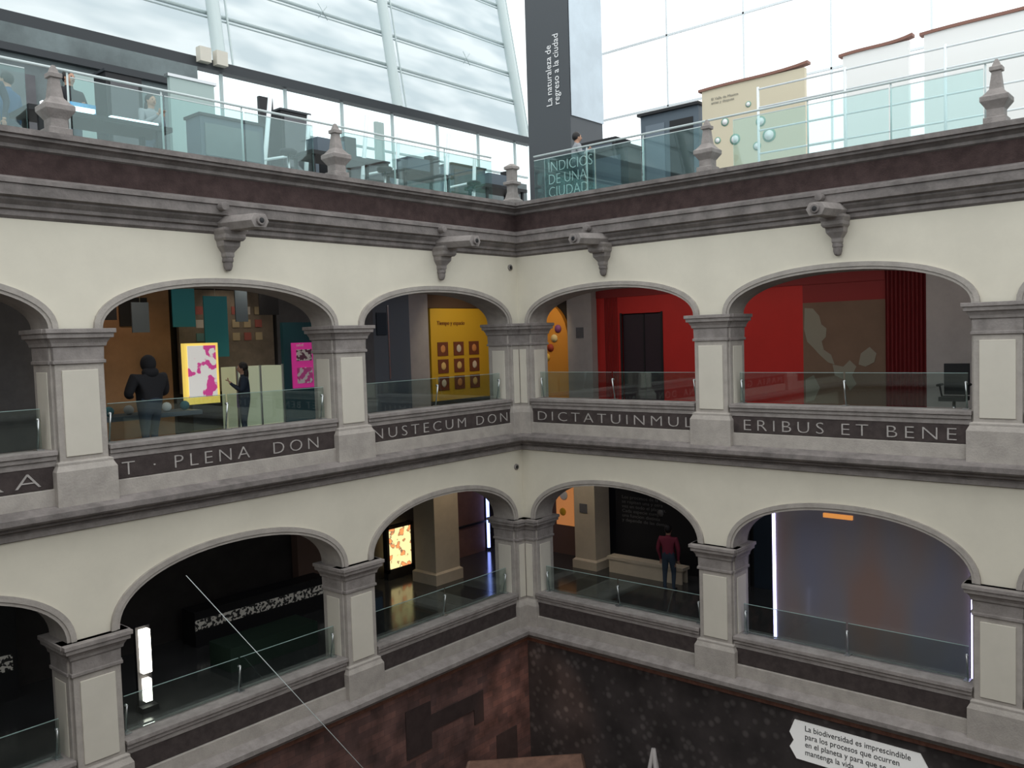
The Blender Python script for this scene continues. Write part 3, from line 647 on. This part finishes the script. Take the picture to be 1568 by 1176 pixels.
# ------------------------------------------------------------------ people
SKIN=mat('skin',(.45,.26,.18),.6)
HAIR=mat('black_hair',(.012,.01,.01),.5)
def person(name,loc,rot,h,jacket,trousers,pose='view',bulk=1.0,hair='short',bag=None,legpose=0):
    root=bpy.data.objects.new(name,None); COL.objects.link(root)
    k=h/1.75
    J=[];E=[]
    def j(p,r,lab,par=None):
        J.append((Vector(p),r,lab)); i=len(J)-1
        if par is not None: E.append((par,i))
        return i
    pel=j((0,0,.95),.145*bulk,'t'); sp=j((0,0,1.13),.135*bulk,'j',pel); ch=j((0,-.01,1.32),.155*bulk,'j',sp)
    cn=j((0,-.01,1.44),.09*bulk,'j',ch); nk=j((0,.005,1.51),.055,'s',cn); hd=j((0,.02,1.60),.082,'s',nk); ht=j((0,.015,1.69),.075,'s',hd)
    hands=[]
    for sg in(-1,1):
        sh=j((sg*.185*bulk,-.01,1.41),.07*bulk,'j',ch)
        if pose=='view': el=(sg*.25*bulk,.04,1.14); wr=(sg*.13,.26,1.10); hn=(sg*.10,.33,1.12)
        elif pose=='phone': el=(sg*.22*bulk,.05,1.16); wr=(sg*.07,.24,1.30); hn=(sg*.05,.29,1.36)
        else: el=(sg*.25*bulk,-.03,1.13); wr=(sg*.25,.04,.88); hn=(sg*.25,.06,.80)
        e=j(el,.05*bulk,'j',sh); w=j(wr,.034,'j',e); hh=j(hn,.032,'s',w); hands.append((sg,Vector(wr),Vector(hn)))
        hp=j((sg*.095,0,.88),.105*bulk**.5,'t',pel)
        fy=.10*sg*legpose
        kn=j((sg*.105,.03+fy,.49),.068,'t',hp); an=j((sg*.11,-.01+fy*.6,.10),.045,'t',kn); fo=j((sg*.12,.06+fy*.6,.045),.045,'k',an); to=j((sg*.13,.17+fy*.6,.035),.035,'k',fo)
    def skin(nm,J,E,mats,labmap,sub=2):
        me=bpy.data.meshes.new(nm); me.from_pydata([p for p,_,_ in J],E,[]); ob=bpy.data.objects.new(nm,me); COL.objects.link(ob)
        md=ob.modifiers.new('s','SKIN'); md.use_smooth_shade=True
        for i,(p,r,l) in enumerate(J): me.skin_vertices[0].data[i].radius=(r,r*(.82 if l in'jt' and abs(p.x)<.01 else 1))
        me.skin_vertices[0].data[0].use_root=True
        ob.modifiers.new('u','SUBSURF').levels=sub; ob.modifiers['u'].render_levels=sub
        bpy.context.view_layer.update()
        m2=bpy.data.meshes.new_from_object(ob.evaluated_get(bpy.context.evaluated_depsgraph_get()))
        bpy.data.objects.remove(ob); m2.materials.clear()
        for m in mats: m2.materials.append(m)
        for f in m2.polygons:
            c=f.center; best=min(J,key=lambda q:(q[0]-c).length-q[1]*.6); f.material_index=labmap[best[2]]; f.use_smooth=True
        o2=bpy.data.objects.new(nm,m2); COL.objects.link(o2); o2.parent=root; return o2
    skin(name+'_body',J,E,[jacket,trousers,SKIN,BLACK],{'j':0,'t':1,'s':2,'k':3})
    for sg,w,hn in hands:
        d=(hn-w).normalized(); side=Vector((sg,0,0)); side=(side-d*side.dot(d)).normalized(); nn=d.cross(side)
        HJ=[(hn-d*.01,.016,'s')];HE=[]
        for i,(off,ln) in enumerate(((-.026,.065),(-.009,.078),(.009,.072),(.025,.055))):
            a=len(HJ); HJ+= [(hn+side*off+d*.03,.0095,'s'),(hn+side*off*1.1+d*(.03+ln*.5)-nn*.012,.0085,'s'),(hn+side*off*1.1+d*(.03+ln*.85)-nn*.035,.0075,'s')]; HE+=[(0,a),(a,a+1),(a+1,a+2)]
        a=len(HJ); HJ+=[(hn-side*.035+d*.005,.011,'s'),(hn-side*.055+d*.035-nn*.012,.009,'s')]; HE+=[(0,a),(a,a+1)]
        skin(name+'_hand',HJ,HE,[SKIN],{'s':0},1)
    b=B(name+'_head')
    b.ball((0,.02,1.635),.098,SKIN,(.84,.98,1.22),3)
    b.ball((0,.118,1.625),.016,SKIN,(.8,1.1,1.5)); b.tube((-.022,.108,1.585),(.022,.108,1.585),.006,REDD,6)
    for sg in(-1,1):
        b.ball((sg*.033,.104,1.65),.010,BLACK); b.ball((sg*.083,.02,1.63),.022,SKIN,(.4,.8,1.3))
    if hair=='hood':
        b.ball((0,-.02,1.645),.135,jacket,(.92,.95,1.1),3); b.ball((0,-.06,1.50),.13,jacket,(1.15,.8,.75),3)
    else:
        b.ball((0,-.005,1.665),.106,HAIR,(.90,1.0,1.10),3)
        if hair=='long':
            b.ball((0,-.055,1.52),.10,HAIR,(.95,.6,1.7),3)
    b.done(parent=root)
    if bag:
        b=B(name+'_bag'); b.loft(.14,.36,.05,.15,[(.78,-.01),(.80,.0),(1.06,0),(1.08,-.02)],bag); b.tube((.17,.10,1.07),(.02,-.05,1.46),.01,bag); b.tube((.33,.10,1.07),(.14,.0,1.46),.01,bag); b.done(parent=root)
    root.location=loc; root.rotation_euler=(0,0,math.radians(rot)); root.scale=(k,k,k)
    return root
DCO=mat('charcoal_coat',(.016,.016,.02),.8); DTR=mat('dark_denim',(.04,.06,.09),.8); BCO=mat('navy_coat',(.02,.03,.05),.8)
PUR=mat('lilac_bag',(.38,.28,.50),.7); RJK=mat('dark_red_jacket',(.22,.03,.055),.8); GTR=mat('grey_trousers',(.12,.13,.15),.8)
GJK=mat('grey_jacket',(.3,.31,.33),.8); BLJ=mat('blue_jacket',(.04,.10,.20),.8)
person('visitor_man',(-8.12,1.5,-1.95),12,1.82,DCO,DTR,'view',1.5,'hood',legpose=.3)
person('visitor_woman',(-5.75,2.35,-1.95),60,1.62,BCO,DTR,'phone',1.25,'long',bag=PUR)
person('visitor_in_red',(3.4,-1.85,-6.48),-80,1.66,RJK,DTR,'down',1.15,'short',legpose=.5)
person('terrace_visitor',(-8.75,2.5,3.02),200,1.78,DCO,DTR,'view',1.25,'short')
person('terrace_visitor',(-10.0,2.6,3.02),150,1.68,BCO,GTR,'down',1.15,'long')
person('terrace_visitor',(-9.4,3.4,3.02),40,1.82,BLJ,DTR,'down',1.15,'short')
person('terrace_visitor',(-7.2,2.7,3.02),190,1.72,GJK,DTR,'phone',1.1,'long')
person('terrace_visitor',(1.2,-.95,3.02),230,1.7,GJK,GTR,'phone',1.1,'short')

# ------------------------------------------------------------------ lights
def area(name,loc,size,e,col=(1,.9,.78),rot=(0,0,0),sy=None):
    l=bpy.data.lights.new(name,'AREA'); l.energy=e; l.color=col; l.size=size
    if sy: l.shape='RECTANGLE'; l.size_y=sy
    o=bpy.data.objects.new(name,l); COL.objects.link(o); o.location=loc; o.rotation_euler=rot; return o
def spot(name,loc,target,e,col=(1,.8,.55),ang=60):
    l=bpy.data.lights.new(name,'SPOT'); l.energy=e; l.color=col; l.spot_size=math.radians(ang); l.spot_blend=.7; l.shadow_soft_size=.08
    o=bpy.data.objects.new(name,l); COL.objects.link(o); o.location=loc; o.rotation_euler=(Vector(target)-Vector(loc)).to_track_quat('-Z','Y').to_euler(); return o
area('ceiling_light_red_a',(3.0,-2.6,1.75),.4,52,(1,.93,.85),sy=6.5)
area('ceiling_light_red_b',(3.0,-8,1.75),.4,24,(1,.93,.88),sy=4)
area('fill_light_north',(-9,2.6,1.75),14,55,(1,.92,.84),sy=.4)  # added fill strip, lifts the darks of the upper north gallery
area('ceiling_light_corner',(1.5,2.8,1.75),3,20,(.95,.95,1),sy=.4)
area('fill_light_lower_north',(-9,2.6,-2.56),14,18,(.9,.95,1),sy=.4)  # added fill, no visible fitting, brightens the lower north gallery
area('fill_light_lower_east',(2.8,-6,-2.56),.4,26,(.92,.92,1),sy=12)  # fill strip added to lift the lower east gallery and its floor
area('ceiling_light_lower_corner',(2.4,3.2,-2.56),2.5,16,(1,.85,.75),sy=.4)
spot('ceiling_spot_yellow',(2.6,2.6,1.7),(3.1,5,-.3),90,(1,.85,.6),80)
spot('ceiling_spot_arch',(3.4,2.4,1.7),(5,3.0,-.2),70,(1,.78,.5),60)
spot('ceiling_spot_orange',(-7.6,3.2,1.7),(-7.3,5,-.3),24,(1,.7,.45),75)
spot('ceiling_spot_orange',(-11.5,3.0,1.7),(-11.6,4.7,-.4),50,(1,.7,.4),80)
spot('ceiling_spot_specimen',(-4.6,3.6,1.7),(-4.6,5,0),26,(1,.88,.7),75)
spot('ceiling_spot_cabinet',(-4.9,1.6,1.7),(-4.6,3.2,-.6),30,(1,.9,.7),60)
spot('ceiling_spot_column',(.6,1.6,-2.6),(.8,3.6,-5),70,(1,.82,.6),60)
spot('ceiling_spot_column',(2.2,.6,-2.6),(4.0,1.1,-5),60,(1,.87,.7),60)
spot('ceiling_spot_counter',(2.8,-.8,-2.6),(4.2,-.7,-6),30,(1,.9,.8),60)
spot('court_uplight',(-1.6,-1.6,-7.6),(-.3,-.3,-8.8),40,(1,.66,.5),110)
# sky
w=bpy.data.worlds.new('sky'); scene.world=w; w.use_nodes=True; nt=w.node_tree
bg=nt.nodes['Background']; tc=nt.nodes.new('ShaderNodeTexCoord'); sp=nt.nodes.new('ShaderNodeSeparateXYZ'); r=nt.nodes.new('ShaderNodeValToRGB')
nt.links.new(tc.outputs['Generated'],sp.inputs[0]); nt.links.new(sp.outputs['Z'],r.inputs['Fac'])
r.color_ramp.elements[0].color=(.80,.88,.92,1); r.color_ramp.elements[1].color=(.985,1,1,1); r.color_ramp.elements[1].position=.6
nt.links.new(r.outputs[0],bg.inputs['Color']); bg.inputs['Strength'].default_value=1.75

# ------------------------------------------------------------------ camera
cam=bpy.data.cameras.new('camera'); cam.sensor_width=36; cam.lens=30.24; cam.clip_end=300
co=bpy.data.objects.new('camera',cam); COL.objects.link(co)
Rm=Matrix.Rotation(math.radians(40.9-90),4,'Z')@Matrix.Rotation(math.radians(90-3.04),4,'X')@Matrix.Rotation(math.radians(-1.8),4,'Z')
co.matrix_world=Matrix.Translation((-15.23,-12.96,0))@Rm
scene.camera=co
